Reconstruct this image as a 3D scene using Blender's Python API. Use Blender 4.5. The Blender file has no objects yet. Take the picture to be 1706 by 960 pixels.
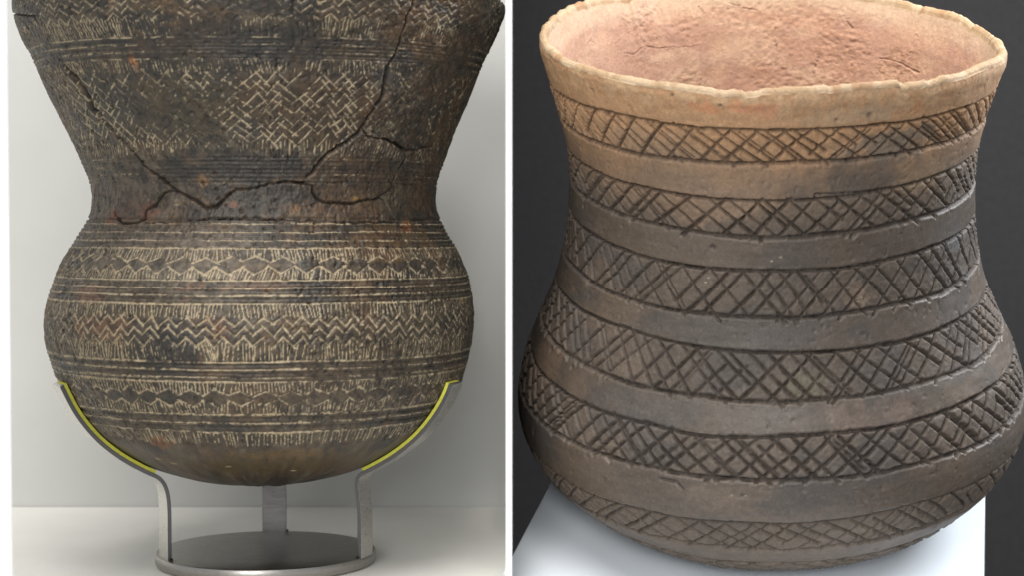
import bpy, math, random
import numpy as np
from mathutils import Matrix, Vector

# ------------------------------------------------------------------ camera, world, lamps, exposure
S = 0.0002                      # metres for one photograph pixel at 0.6 m
F = 3000.0                      # focal length in photograph pixels (picture 1706 x 960)
PITCH = math.atan(110 / F)      # camera looks slightly down
CAMZ = 0.1140                   # camera height above the white shelf
D = 0.6                         # distance of both vessels' axes

sc = bpy.context.scene
cam_d = bpy.data.cameras.new('camera')
cam_d.sensor_width = 36.0
cam_d.lens = 36.0 * F / 1706.0
cam_d.clip_start = 0.01
cam_d.clip_end = 50
cam_d.dof.use_dof = True
cam_d.dof.focus_distance = 0.565
cam_d.dof.aperture_fstop = 18
cam = bpy.data.objects.new('camera', cam_d)
sc.collection.objects.link(cam)
cam.location = (0, 0, CAMZ)
cam.rotation_euler = (math.radians(90) - PITCH, 0, 0)
sc.camera = cam
CAM = Matrix.Translation((0, 0, CAMZ)) @ Matrix.Rotation(math.radians(90) - PITCH, 4, 'X')

world = bpy.data.worlds.new('World')
sc.world = world
world.use_nodes = True
world.node_tree.nodes['Background'].inputs[0].default_value = (0.95, 0.97, 1.0, 1)
world.node_tree.nodes['Background'].inputs[1].default_value = 0.58


def lamp(name, loc, target, size, power, color, spot=None):
    ld = bpy.data.lights.new(name, 'SPOT' if spot else 'AREA')
    ld.energy = power
    ld.color = color
    if spot:
        ld.spot_size = math.radians(spot)
        ld.spot_blend = 0.5
        ld.shadow_soft_size = size
    else:
        ld.shape = 'DISK'
        ld.size = size
    o = bpy.data.objects.new(name, ld)
    sc.collection.objects.link(o)
    o.location = loc
    o.rotation_euler = (Vector(target) - Vector(loc)).to_track_quat('-Z', 'Y').to_euler()
    return o


lamp('showcase_lamp', (-0.16, 0.14, 1.10), (-0.10, 0.66, 0.06), 0.70, 13.5, (1.0, 0.975, 0.935))
lamp('shelf_fill', (-0.22, -0.25, 0.34), (-0.10, 0.68, 0.0), 0.45, 4.0, (1.0, 0.98, 0.95))  # added front fill, lifts the shelf and lower wall
lamp('side_lamp', (0.50, 0.66, 0.40), (0.10, 0.60, 0.06), 0.26, 4.2, (0.92, 0.96, 1.0))
lamp('spot_lamp', (0.03, 0.24, 0.66), (0.086, 0.61, 0.165), 0.025, 13.5, (1.0, 0.91, 0.79), 18)
lamp('board_fill', (0.05, -0.12, 0.16), (0.098, 0.60, -0.005), 0.08, 7.0, (0.92, 0.96, 1.0), 17)  # added low front fill, brightens the board under the vessel

sc.view_settings.view_transform = 'Standard'
sc.view_settings.look = 'None'
sc.view_settings.exposure = 0
sc.view_settings.gamma = 1
sc.view_settings.use_curve_mapping = False
sc.render.engine = 'CYCLES'
try:
    sc.cycles.use_denoising = True
    sc.cycles.max_bounces = 6
except Exception:
    pass

RNG = np.random.default_rng(7)
random.seed(7)


# ------------------------------------------------------------------ helpers
def link(o, parent=None):
    sc.collection.objects.link(o)
    if parent is not None:
        o.parent = parent
    return o


def tag(o, label=None, cat=None, kind=None, group=None):
    if label:
        o['label'] = label
    if cat:
        o['category'] = cat
    if kind:
        o['kind'] = kind
    if group:
        o['group'] = group
    return o


def mesh_obj(name, verts, faces, mat, parent=None, smooth=False):
    me = bpy.data.meshes.new(name)
    me.from_pydata([tuple(v) for v in verts], [], faces)
    me.update()
    if smooth:
        me.polygons.foreach_set('use_smooth', np.ones(len(me.polygons), bool))
    me.materials.append(mat)
    return link(bpy.data.objects.new(name, me), parent)


def box(name, lo, hi, mat, parent=None, bevel=0.0):
    (x0, y0, z0), (x1, y1, z1) = lo, hi
    v = [(x, y, z) for z in (z0, z1) for y in (y0, y1) for x in (x0, x1)]
    f = [(0, 2, 3, 1), (4, 5, 7, 6), (0, 1, 5, 4), (2, 6, 7, 3), (0, 4, 6, 2), (1, 3, 7, 5)]
    o = mesh_obj(name, v, f, mat, parent)
    if bevel:
        m = o.modifiers.new('bevel', 'BEVEL')
        m.width = bevel
        m.segments = 2
    return o


def grid_mesh(name, P, mat, parent, col=None, wrap=True, rough=None, flip=False):
    """P (rows, cols, 3) -> one mesh of quads with a colour and a gloss attribute."""
    R, C = P.shape[:2]
    me = bpy.data.meshes.new(name)
    me.vertices.add(R * C)
    me.vertices.foreach_set('co', P.astype(np.float32).ravel())
    i = np.arange(R - 1)[:, None]
    j = np.arange(C if wrap else C - 1)[None, :]
    jn = (j + 1) % C
    q = [i * C + j, i * C + jn, (i + 1) * C + jn, (i + 1) * C + j]
    if flip:
        q = q[::-1]
    q = np.stack([np.broadcast_to(a, (R - 1, j.shape[1])) for a in q], -1).reshape(-1, 4)
    n = len(q)
    me.loops.add(n * 4)
    me.loops.foreach_set('vertex_index', q.astype(np.int32).ravel())
    me.polygons.add(n)
    me.polygons.foreach_set('loop_start', np.arange(0, n * 4, 4, dtype=np.int32))
    me.polygons.foreach_set('loop_total', np.full(n, 4, np.int32))
    me.update(calc_edges=True)
    me.polygons.foreach_set('use_smooth', np.ones(n, bool))
    if col is not None:
        a = me.attributes.new('clay', 'FLOAT_COLOR', 'POINT')
        c4 = np.ones((R * C, 4), np.float32)
        c4[:, :3] = col.reshape(-1, 3)
        a.data.foreach_set('color', c4.ravel())
    if rough is not None:
        a = me.attributes.new('gloss', 'FLOAT', 'POINT')
        a.data.foreach_set('value', rough.astype(np.float32).ravel())
    me.materials.append(mat)
    return link(bpy.data.objects.new(name, me), parent)


def vnoise(u, v, seed, pu):
    """value noise, periodic over pu cells in u"""
    r = np.random.default_rng(seed)
    T = r.random((64, pu)).astype(np.float32)
    ui = np.floor(u).astype(int)
    vi = np.floor(v).astype(int)
    fu = u - ui
    fv = v - vi
    fu = fu * fu * fu * (fu * (fu * 6 - 15) + 10)
    fv = fv * fv * fv * (fv * (fv * 6 - 15) + 10)
    a, b = ui % pu, (ui + 1) % pu
    c, d = vi % 64, (vi + 1) % 64
    return (T[c, a] * (1 - fu) + T[c, b] * fu) * (1 - fv) + (T[d, a] * (1 - fu) + T[d, b] * fu) * fv


def fbm(TH, V, scale, seed, r0, octaves=3, aspect=1.0):
    """0..1 noise over the wall of a vessel, feature size in pixels"""
    out = 0
    amp = 1.0
    tot = 0
    for k in range(octaves):
        pu = max(3, int(round(2 * math.pi * r0 / (scale * aspect))))
        u = (TH / (2 * math.pi) + 0.5) * pu
        out = out + amp * vnoise(u, V / scale + 17.3 * k, seed + 31 * k, pu)
        tot += amp
        amp *= 0.5
        scale *= 0.5
    return out / tot


def sstep(a, b, x):
    t = np.clip((x - a) / (b - a), 0, 1)
    return t * t * (3 - 2 * t)


def mixc(A, B, f):
    f = np.asarray(f)[..., None]
    return A * (1 - f) + np.asarray(B, np.float32) * f


class Field:
    """groove and burr drawn into the vertex grid of a vessel wall"""

    def __init__(self, th, v, r_of_v, dsdv, sharp=False):
        self.sharp = sharp
        self.th, self.v = th, v
        self.r, self.k = r_of_v, dsdv
        z = (len(v), len(th))
        self.g = np.zeros(z, np.float32)      # groove 0..1 (already times its depth)
        self.b = np.zeros(z, np.float32)      # burr pushed up beside the groove
        self.i = np.zeros(z, np.float32)      # inlay / cut colour

    def stroke(self, t0, v0, t1, v1, w, depth=1.0, inlay=1.0, burr=0.0, taper=0.0):
        pad = 3.2 * w
        vm = 0.5 * (v0 + v1)
        r = max(20.0, float(np.interp(vm, self.v, self.r)))
        k = float(np.interp(vm, self.v, self.k))
        c0 = np.searchsorted(self.th, min(t0, t1) - pad / r)
        c1 = np.searchsorted(self.th, max(t0, t1) + pad / r)
        r0 = np.searchsorted(self.v, min(v0, v1) - pad / k)
        r1 = np.searchsorted(self.v, max(v0, v1) + pad / k)
        if c1 <= c0 or r1 <= r0:
            return
        X = (self.th[c0:c1] - t0)[None, :] * r
        Y = (self.v[r0:r1] - v0)[:, None] * k
        dx, dy = (t1 - t0) * r, (v1 - v0) * k
        L2 = dx * dx + dy * dy + 1e-9
        s = np.clip((X * dx + Y * dy) / L2, 0, 1)
        d = np.hypot(X - s * dx, Y - s * dy)
        ww = w * (1 - taper * s)
        p = np.clip(1.12 - d / (1.55 * ww), 0, 1) if self.sharp else np.exp(-(d / ww) ** 2)
        sl = np.s_[r0:r1, c0:c1]
        self.g[sl] = np.maximum(self.g[sl], p * depth)
        self.i[sl] = np.maximum(self.i[sl], p * inlay)
        if burr:
            q = np.exp(-((d - 1.9 * ww) / (0.75 * ww)) ** 2) * burr
            self.b[sl] = np.maximum(self.b[sl], q)

    def poly(self, pts, w, depth=1.0, inlay=1.0, burr=0.0):
        for a, b in zip(pts[:-1], pts[1:]):
            self.stroke(a[0], a[1], b[0], b[1], w, depth, inlay, burr)

    def ring(self, v0, w, depth, inlay, seed, wob=1.2, breaks=0.3, burr=0.0):
        """a hand-drawn line round the vessel, uneven in height, depth and fill"""
        th = self.th
        c = v0 + wob * 2 * (fbm(th, np.zeros_like(th) + 3, 70, seed, 350, 3) - 0.5)
        st = np.clip(1 - breaks + breaks * 2.4 * (fbm(th, np.zeros_like(th) + 9, 45, seed + 5, 350, 2) - 0.35), 0.12, 1.25)
        fi = sstep(0.30, 0.62, fbm(th, np.zeros_like(th) + 5, 60, seed + 9, 350, 3) * 0.75 + 0.5 * inlay)
        k = float(np.interp(v0, self.v, self.k))
        r0 = np.searchsorted(self.v, v0 - (4 * w + wob + 2) / k)
        r1 = np.searchsorted(self.v, v0 + (4 * w + wob + 2) / k)
        d = (self.v[r0:r1, None] - c[None, :]) * k
        p = np.exp(-(d / w) ** 2)
        sl = np.s_[r0:r1, :]
        self.g[sl] = np.maximum(self.g[sl], p * depth * st[None, :])
        # the fill has settled in the lower half of the groove
        pi = np.exp(-((d - 0.5 * w) / (0.75 * w)) ** 2)
        self.i[sl] = np.maximum(self.i[sl], pi * fi[None, :] * min(1, inlay * 1.5))
        if burr:
            q = np.exp(-((np.abs(d) - 1.9 * w) / (0.8 * w)) ** 2) * burr * st[None, :]
            self.b[sl] = np.maximum(self.b[sl], q)


def columns(dense_deg, n_dense, n_back, centre=0.0):
    a = math.radians(dense_deg)
    d = np.linspace(-a, a, n_dense)
    b = np.linspace(a, 2 * math.pi - a, n_back + 2)[1:-1]
    b1 = b[b <= math.pi]
    b2 = b[b > math.pi] - 2 * math.pi
    return np.concatenate([b2, d, b1])


def wall_normals(P):
    """unit normals of a (rows, cols, 3) wrapped grid"""
    du = np.roll(P, -1, 1) - np.roll(P, 1, 1)
    dv = np.gradient(P, axis=0)
    n = np.cross(du, dv)
    return n / (np.linalg.norm(n, axis=-1, keepdims=True) + 1e-12)


CAMI = np.array(CAM.inverted())


def project(P):
    Q = P @ CAMI[:3, :3].T + CAMI[:3, 3]
    return 853 + F * Q[..., 0] / -Q[..., 2], 480 - F * Q[..., 1] / -Q[..., 2]


def z_at(y, depth=D):
    """world height seen at picture row y at that depth"""
    return CAMZ - depth * np.tan(np.arctan((np.asarray(y, float) - 480) / F) + PITCH)


def smooth_interp(x, xk, yk):
    """monotone-friendly cubic (finite-difference Hermite) through the knots"""
    xk = np.asarray(xk, float)
    yk = np.asarray(yk, float)
    x = np.asarray(x, float)
    d = np.diff(yk) / np.diff(xk)
    m = np.concatenate([[d[0]], 0.5 * (d[:-1] + d[1:]), [d[-1]]])
    j = np.clip(np.searchsorted(xk, x) - 1, 0, len(xk) - 2)
    h = xk[j + 1] - xk[j]
    t = np.clip((x - xk[j]) / h, 0, 1)
    return ((2 * t ** 3 - 3 * t ** 2 + 1) * yk[j] + (t ** 3 - 2 * t ** 2 + t) * h * m[j]
            + (-2 * t ** 3 + 3 * t ** 2) * yk[j + 1] + (t ** 3 - t ** 2) * h * m[j + 1])


# ------------------------------------------------------------------ materials
def new_mat(name):
    m = bpy.data.materials.new(name)
    m.use_nodes = True
    nt = m.node_tree
    return m, nt, nt.nodes['Principled BSDF']


def node(nt, t, **kw):
    n = nt.nodes.new(t)
    for k, v in kw.items():
        setattr(n, k, v)
    return n


def paint_mat(name, col, rough, mottling=0.05, scale=40, bump=0.05, bscale=900, metallic=0.0, spec=0.5, dist=0.0002):
    m, nt, b = new_mat(name)
    tc = node(nt, 'ShaderNodeTexCoord')
    n = node(nt, 'ShaderNodeTexNoise')
    n.inputs['Scale'].default_value = scale
    n.inputs['Detail'].default_value = 6
    nt.links.new(tc.outputs['Object'], n.inputs['Vector'])
    mr = node(nt, 'ShaderNodeMapRange')
    mr.inputs['From Min'].default_value = 0.3
    mr.inputs['From Max'].default_value = 0.7
    mr.inputs['To Min'].default_value = 1 - mottling
    mr.inputs['To Max'].default_value = 1 + mottling
    nt.links.new(n.outputs['Fac'], mr.inputs['Value'])
    mx = node(nt, 'ShaderNodeMix', data_type='RGBA', blend_type='MULTIPLY')
    mx.inputs['Factor'].default_value = 1
    mx.inputs['A'].default_value = (*col, 1)
    nt.links.new(mr.outputs['Result'], mx.inputs['B'])
    nt.links.new(mx.outputs['Result'], b.inputs['Base Color'])
    b.inputs['Roughness'].default_value = rough
    b.inputs['Metallic'].default_value = metallic
    b.inputs['Specular IOR Level'].default_value = spec
    n2 = node(nt, 'ShaderNodeTexNoise')
    n2.inputs['Scale'].default_value = bscale
    n2.inputs['Detail'].default_value = 4
    nt.links.new(tc.outputs['Object'], n2.inputs['Vector'])
    bp = node(nt, 'ShaderNodeBump')
    bp.inputs['Strength'].default_value = bump
    bp.inputs['Distance'].default_value = dist
    nt.links.new(n2.outputs['Fac'], bp.inputs['Height'])
    nt.links.new(bp.outputs['Normal'], b.inputs['Normal'])
    return m


def clay_mat(name, spec, bump, grain=0.16, bscale=1500):
    m, nt, b = new_mat(name)
    tc = node(nt, 'ShaderNodeTexCoord')
    at = node(nt, 'ShaderNodeAttribute', attribute_name='clay')
    gl = node(nt, 'ShaderNodeAttribute', attribute_name='gloss')
    n = node(nt, 'ShaderNodeTexNoise')
    n.inputs['Scale'].default_value = bscale * 0.8
    n.inputs['Detail'].default_value = 5
    n.inputs['Roughness'].default_value = 0.65
    nt.links.new(tc.outputs['Object'], n.inputs['Vector'])
    mr = node(nt, 'ShaderNodeMapRange')
    mr.inputs['From Min'].default_value = 0.32
    mr.inputs['From Max'].default_value = 0.68
    mr.inputs['To Min'].default_value = 1 - grain
    mr.inputs['To Max'].default_value = 1 + grain
    nt.links.new(n.outputs['Fac'], mr.inputs['Value'])
    mx = node(nt, 'ShaderNodeMix', data_type='RGBA', blend_type='MULTIPLY')
    mx.inputs['Factor'].default_value = 1
    nt.links.new(at.outputs['Color'], mx.inputs['A'])
    nt.links.new(mr.outputs['Result'], mx.inputs['B'])
    nt.links.new(mx.outputs['Result'], b.inputs['Base Color'])
    nt.links.new(gl.outputs['Fac'], b.inputs['Roughness'])
    b.inputs['Specular IOR Level'].default_value = spec
    n2 = node(nt, 'ShaderNodeTexNoise')
    n2.inputs['Scale'].default_value = bscale
    n2.inputs['Detail'].default_value = 6
    n2.inputs['Roughness'].default_value = 0.6
    nt.links.new(tc.outputs['Object'], n2.inputs['Vector'])
    bp = node(nt, 'ShaderNodeBump')
    bp.inputs['Strength'].default_value = bump
    bp.inputs['Distance'].default_value = 0.0003
    nt.links.new(n2.outputs['Fac'], bp.inputs['Height'])
    nt.links.new(bp.outputs['Normal'], b.inputs['Normal'])
    return m


def steel_mat(name, col, rough, stretch, dark=0.0):
    """brushed steel: noise drawn out along one direction"""
    m, nt, b = new_mat(name)
    tc = node(nt, 'ShaderNodeTexCoord')
    mp = node(nt, 'ShaderNodeMapping')
    mp.inputs['Scale'].default_value = stretch
    nt.links.new(tc.outputs['Object'], mp.inputs['Vector'])
    n = node(nt, 'ShaderNodeTexNoise')
    n.inputs['Scale'].default_value = 1
    n.inputs['Detail'].default_value = 5
    nt.links.new(mp.outputs['Vector'], n.inputs['Vector'])
    mr = node(nt, 'ShaderNodeMapRange')
    mr.inputs['From Min'].default_value = 0.3
    mr.inputs['From Max'].default_value = 0.7
    mr.inputs['To Min'].default_value = rough - 0.08
    mr.inputs['To Max'].default_value = rough + 0.12
    nt.links.new(n.outputs['Fac'], mr.inputs['Value'])
    nt.links.new(mr.outputs['Result'], b.inputs['Roughness'])
    b.inputs['Base Color'].default_value = (*col, 1)
    b.inputs['Metallic'].default_value = 1
    bp = node(nt, 'ShaderNodeBump')
    bp.inputs['Strength'].default_value = 0.008
    bp.inputs['Distance'].default_value = 0.0002
    nt.links.new(n.outputs['Fac'], bp.inputs['Height'])
    nt.links.new(bp.outputs['Normal'], b.inputs['Normal'])
    return m


M_WALL = paint_mat('grey_wall_paint', (0.56, 0.56, 0.54), 0.8, 0.03, 25, 0.10, 700)
M_SHELF = paint_mat('white_shelf_paint', (0.78, 0.77, 0.725), 0.55, 0.03, 30, 0.05, 900)
M_WHITE = paint_mat('white_border_paint', (0.92, 0.92, 0.91), 0.5, 0.01, 60, 0.03, 900)
M_DARK = paint_mat('charcoal_cloth', (0.037, 0.036, 0.037), 0.9, 0.12, 260, 0.25, 1400, spec=0.2, dist=0.0005)
M_PLINTH = paint_mat('white_plinth_board', (0.76, 0.81, 0.86), 0.6, 0.02, 30, 0.05, 700)
M_CLAY_L = clay_mat('dark_fired_clay', 0.45, 0.45, 0.26, 1700)
M_CLAY_R = clay_mat('grey_brown_burnished_clay', 0.42, 0.32, 0.18, 1900)
M_CLAY_IN = clay_mat('pink_buff_clay', 0.25, 0.8, 0.12, 1500)
M_STEEL = steel_mat('brushed_steel_strip', (0.55, 0.535, 0.51), 0.30, (500, 500, 3000))
M_STEEL_D = steel_mat('turned_steel_plate', (0.36, 0.345, 0.325), 0.34, (300, 2500, 300))
M_EDGE = steel_mat('cut_edge_dim_reflection_steel', (0.13, 0.126, 0.13), 0.36, (400, 400, 2500))  # strip edges, and the rear arm with its dark reflection as colour
M_FELT = paint_mat('yellow_green_felt', (0.56, 0.55, 0.09), 0.95, 0.12, 900, 0.6, 2500, spec=0.1)
M_HOLE = paint_mat('black_slot', (0.012, 0.012, 0.012), 0.9, 0.0, 50, 0.0)

# ------------------------------------------------------------------ the showcase
FRONT = 0.45
o = box('back_wall', (-0.60, 0.716, -0.10), (-0.0015, 0.736, 0.55), M_WALL)
tag(o, 'pale grey painted back wall behind the dark beaker', 'wall', 'structure')
o = box('display_shelf', (-0.60, 0.36, -0.03), (-0.0015, 0.7155, 0.0), M_SHELF)
tag(o, 'off-white display shelf under the steel stand', 'shelf', 'structure')
o = box('partition_blocker', (-0.00145, 0.56, 0.0005), (-0.0008, 1.30, 0.45), M_WALL)  # unseen, drawn forward to block lamp light between the halves
tag(o, 'thin unseen partition added to keep lamp light out of the left half', 'wall', 'structure')
o = box('blocker_lining', (-0.00078, 0.56, -0.1995), (-0.00005, 1.30, 0.45), M_DARK)  # added dark facing of the unseen partition, keeps bounce light down
tag(o, 'charcoal cloth lining added on the unseen partition to keep the right half dark', 'wall', 'structure')
o = box('dark_backdrop', (-0.0004, 1.10, -0.25), (0.90, 1.12, 0.60), M_DARK)
tag(o, 'charcoal cloth backdrop behind the buff-rimmed beaker', 'backdrop', 'structure')
o = box('dark_floor', (-0.0004, 0.20, -0.22), (0.90, 1.0995, -0.20), M_DARK)
tag(o, 'charcoal floor below the white board', 'floor', 'structure')
# white border strips, added as upright bars
u = FRONT / F
o = box('border_strip', ((843 - 853) * u, FRONT, -0.25), (-0.00002, FRONT + 0.002, 0.45), M_WHITE, bevel=0.00015)
tag(o, 'narrow white border strip added between the two vessels', 'border strip', group='white border strips')
o = box('border_strip', (-0.20, FRONT, -0.25), ((12.3 - 853) * u, FRONT + 0.002, 0.45), M_WHITE, bevel=0.00015)
tag(o, 'white border strip added at the left edge beside the pale grey wall', 'border strip', group='white border strips')


# ------------------------------------------------------------------ left vessel: dark cracked beaker
def build_left():
    # silhouette measured row by row: row, axis column, radius
    T = np.array([
        (-1, 433, 392), (4, 433, 402), (12, 433, 408), (24, 432, 408), (45, 431, 402), (68, 430, 393), (98, 431, 377.5),
        (121, 431, 367), (154, 432, 353), (186, 434, 338.5), (222, 435.5, 321.5), (250, 437.5, 309), (280, 438, 297.5),
        (303, 439, 289.5), (326, 439.5, 286), (340, 440, 286), (353, 440, 288.5), (369, 440, 295.5), (391, 438.5, 308.5),
        (411, 438, 321.5), (434, 436.5, 333.5), (459, 435, 344.5), (485, 433, 351.5), (510, 431.5, 356.5), (536, 430.5, 358.5),
        (560, 430.5, 357), (581, 431, 353), (610, 432, 345), (639, 434, 333.5), (670, 434, 316), (700, 434, 292), (720, 434, 271),
        (740, 434, 244), (755, 434, 219), (770, 434, 189), (782, 434, 156), (792, 434, 120), (799, 434, 83), (803.5, 434, 45),
        (805, 434, 18), (805.3, 434, 2)])
    yy = T[:, 0]
    # picture edges -> true axis and radius of a round body seen off the optical axis
    al, ar = np.arctan((T[:, 1] - T[:, 2] - 853) / F), np.arctan((T[:, 1] + T[:, 2] - 853) / F)
    T[:, 1] = 853 + F * np.tan((al + ar) / 2)
    T[:, 2] = F / np.cos((al + ar) / 2) * np.sin((ar - al) / 2)
    fine = np.unique(np.concatenate([np.linspace(-1, 780, 800), 805.3 - 25.3 * (1 - np.linspace(0, 1, 220)) ** 2]))
    r = smooth_interp(fine, yy, T[:, 2])
    c = smooth_interp(fine, yy, T[:, 1])
    z = z_at(fine)
    # row seen at the front of the vessel for every profile point
    xw = (c - 853) * S
    Pf = np.stack([xw, D - r * S, z], 1)
    _, vf = project(Pf)
    vf = np.maximum.accumulate(vf + np.arange(len(vf)) * 1e-5)
    arc = np.concatenate([[0], np.cumsum(np.hypot(np.diff(r), np.diff(z) / S))])
    n_rows = 660
    # tight rows where the camera looks, and v as the row coordinate
    s = np.linspace(0, arc[-1], n_rows)
    V = np.interp(s, arc, vf)
    A = np.interp(s, arc, arc)
    # beyond the lowest visible row v would run backwards: use arc length instead
    vis = np.argmax(vf >= 812.0) if (vf >= 812.0).any() else len(vf) - 1
    coord = vf.copy()
    coord[vis:] = vf[vis] + (arc[vis:] - arc[vis]) * 0.6
    V = np.interp(s, arc, coord)
    th = columns(112, 860, 110)
    TH, VV = np.meshgrid(th, V)
    rV = np.interp(V, coord, r)
    dsdv = np.gradient(A, V)
    fld = Field(th, V, rV, dsdv)

    # hand-made unevenness of the rows
    fade = sstep(-40, 40, VV) * (1 - sstep(720, 800, VV))
    W = (-0.037 * np.clip(370 - VV, 0, None) * (1 - np.cos(TH))
         + 5.0 * (fbm(TH, VV * 0.4, 330, 11, 350, 2) - 0.5)) * fade
    Ve = VV + W
    rr = np.interp(Ve, coord, r)
    cc = np.interp(Ve, coord, c)
    zz = np.interp(Ve, coord, z)
    P = np.stack([(cc - 853) * S + rr * S * np.sin(TH), D - rr * S * np.cos(TH), zz], -1)
    N = wall_normals(P)
    if (N[n_rows // 2, len(th) // 2, 1]) > 0:
        N = -N
    PX, PY = project(P)
    front = np.abs(TH) < 1.75
    PXf = np.where(front, PX, 1e6)

    def inv(x, y):
        k = np.argmin((PXf - x) ** 2 + (PY - y) ** 2)
        i, j = np.unravel_index(k, PXf.shape)
        return th[j], V[i]

    def near(x, y, rx, ry=None):
        """soft blob round a point of the wall (1 inside)"""
        t, v = inv(x, y)
        rad = np.interp(v, V, rV)
        k = np.interp(v, V, dsdv)
        d = np.hypot((TH - t) * rad / rx, (VV - v) * k / (ry or rx))
        return d

    rng = np.random.default_rng(3)
    LIM = math.radians(122)

    def span(v):
        return float(np.interp(v, V, rV))

    def tooth(zig, x):
        p, v, amp, flip = zig
        alt = np.where((np.arange(len(p)) % 2 == 0) != flip, v + amp / 2, v - amp / 2)
        return float(np.interp(x, p, alt))

    def hatch(v0, v1, sp, slant=0.0, zig=None, side='top', w=1.06, depth=1.5, inl=1.0):
        """row of short upright strokes; zig=(turning points, row, height, flip) makes one edge follow a zigzag"""
        rad = span(0.5 * (v0 + v1))
        t = -LIM
        lean = 0
        while t < LIM:
            lean = 0.8 * lean + rng.normal(0, 0.08)
            a, b = v0 + rng.normal(0, 1.3), v1 + rng.normal(0, 2.0)
            if zig:
                e = tooth(zig, t * span(zig[1])) + rng.normal(0, 0.9)
                if side == 'top':
                    a, b = e + 2, v1 + rng.normal(0, 0.8)
                else:
                    a, b = v0 + rng.normal(0, 0.8), e - 2
            dx = (slant + lean) * (b - a)
            if rng.random() > 0.06:
                fld.stroke(t, a, t + dx / rad, b, w * rng.uniform(0.85, 1.2), depth * rng.uniform(0.6, 1.1), inl * rng.uniform(0.55, 1.0))
            t += sp * rng.uniform(0.72, 1.3) / rad

    def steps(v, per, jit=0.12, ph=0.0):
        """uneven turning points shared by all rows of one zigzag band"""
        rad = span(v)
        x, out = -LIM * rad + ph, []
        while x < LIM * rad:
            out.append(x)
            x += per / 2 * rng.uniform(1 - jit, 1 + jit)
        return np.array(out)

    def zigzag(v, amp, pts, w=1.3, depth=1.3, inl=1.0, over=0.06, skip=0.04, flip=False):
        rad = span(v)
        drop = 2.2 * np.cumsum(rng.normal(0, 0.5, len(pts)))
        drop = np.clip(drop - np.convolve(drop, np.ones(15) / 15, 'same'), -2.5, 2.5)
        for n in range(len(pts) - 1):
            up = (n % 2 == 0) != flip
            a, b = (v + amp / 2, v - amp / 2) if up else (v - amp / 2, v + amp / 2)
            a += drop[n] + rng.normal(0, 0.7)
            b += drop[n + 1] + rng.normal(0, 0.7)
            x0, x1 = pts[n] + rng.normal(0, 0.9), pts[n + 1] + rng.normal(0, 0.9)
            e0, e1 = over * rng.uniform(-0.5, 2.2), over * rng.uniform(-0.5, 2.2)
            if rng.random() > skip:
                fld.stroke((x0 - (x1 - x0) * e0) / rad, a - (b - a) * e0, (x1 + (x1 - x0) * e1) / rad, b + (b - a) * e1,
                           w * rng.uniform(0.85, 1.25), depth * rng.uniform(0.7, 1.1), inl * rng.uniform(0.7, 1.0))

    # rim: rows of zigzag above an upright fringe
    pts = steps(0, 27)
    for k, v in enumerate((-50, -34, -18, -2, 13, 27)):
        zigzag(v, 12, pts, w=1.2)
    hatch(33, 59, 5.6, zig=(pts, 28, 11, False))
    for k, (v, d, i) in enumerate(((60.5, 1.3, .75), (67, 1.9, .15), (72.5, 1.2, .55), (79, 2.2, .10), (85, 1.4, .5), (91.5, 2.2, .1), (97, 1.2, .45))):
        fld.ring(v, 1.5, d, i, 100 + k, burr=0.3)
    hatch(98, 119, 5.6, slant=0.10)
    # neck: broken lattice of zigzag steps
    pts = steps(180, 34, 0.2)
    for k, v in enumerate(np.arange(130, 234, 17.0)):
        zigzag(v, 17, pts, w=1.25, over=0.24, skip=0.10, depth=1.5)
    hatch(236, 261, 5.8, zig=(pts, 236, 10, False))
    for k, (v, d, i) in enumerate(((263, 1.4, .35), (270, 2.0, .1), (276.5, 1.5, .28), (283.5, 2.2, .08), (290, 1.6, .3), (297, 2.0, .1), (303.5, 2.2, .2))):
        fld.ring(v, 1.6, d, i, 130 + k, burr=0.35)
    # shoulder grooves
    for k, (v, d, i) in enumerate(((364, 3.6, .02), (371.5, 1.6, .55), (379, 2.6, .06), (386, 1.6, .5), (393, 2.6, .08), (400, 1.7, .55), (407, 2.4, .1), (413.5, 1.4, .8))):
        fld.ring(v, 1.75, d, i, 160 + k, burr=0.6)
    pts = steps(444, 38, 0.1)
    zigzag(433, 9, pts, w=1.5, inl=0.8, flip=True)
    zigzag(451, 13, pts, w=1.6, inl=0.9, depth=1.8)
    hatch(414, 438, 5.3, zig=(pts, 433, 9, True), side='bottom')
    hatch(444, 466, 5.2, zig=(pts, 451, 13, False), slant=-0.06)
    for k, (v, d, i) in enumerate(((467, 1.3, .9), (473.5, 2.2, .1), (480, 1.5, .62), (486.5, 2.4, .08), (493, 1.6, .62), (500, 2.4, .1), (507.5, 1.4, .9))):
        fld.ring(v, 1.6, d, i, 190 + k, burr=0.5)
    hatch(509, 531, 5.7, slant=0.06)
    pts = steps(556, 28)
    for k, v in enumerate((538, 555, 572)):
        zigzag(v, 15, pts, w=1.5, depth=2.2)
    hatch(577, 603, 5.4, zig=(pts, 575, 12, False))
    for k, (v, d, i) in enumerate(((604.5, 1.4, .75), (611, 2.8, .05), (617.5, 1.6, .6), (624.5, 2.8, .06), (631, 1.6, .5), (638, 1.5, .75))):
        fld.ring(v, 1.7, d, i, 220 + k, burr=0.5)
    pts = steps(666, 36, 0.1)
    zigzag(657, 9, pts, w=1.5, inl=0.8, flip=True)
    zigzag(675, 11, pts, w=1.5, inl=0.8)
    hatch(640, 662, 5.3, zig=(pts, 657, 9, True), side='bottom')
    hatch(670, 691, 5.3, zig=(pts, 675, 11, False))
    for k, (v, d, i) in enumerate(((692.5, 1.4, .75), (699.5, 3.4, .02), (706.5, 1.6, .6), (714, 3.4, .02), (722, 1.4, .75))):
        fld.ring(v, 1.7, d, i, 250 + k, burr=0.5)
    hatch(724, 742, 6.0, slant=0.18)

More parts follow.
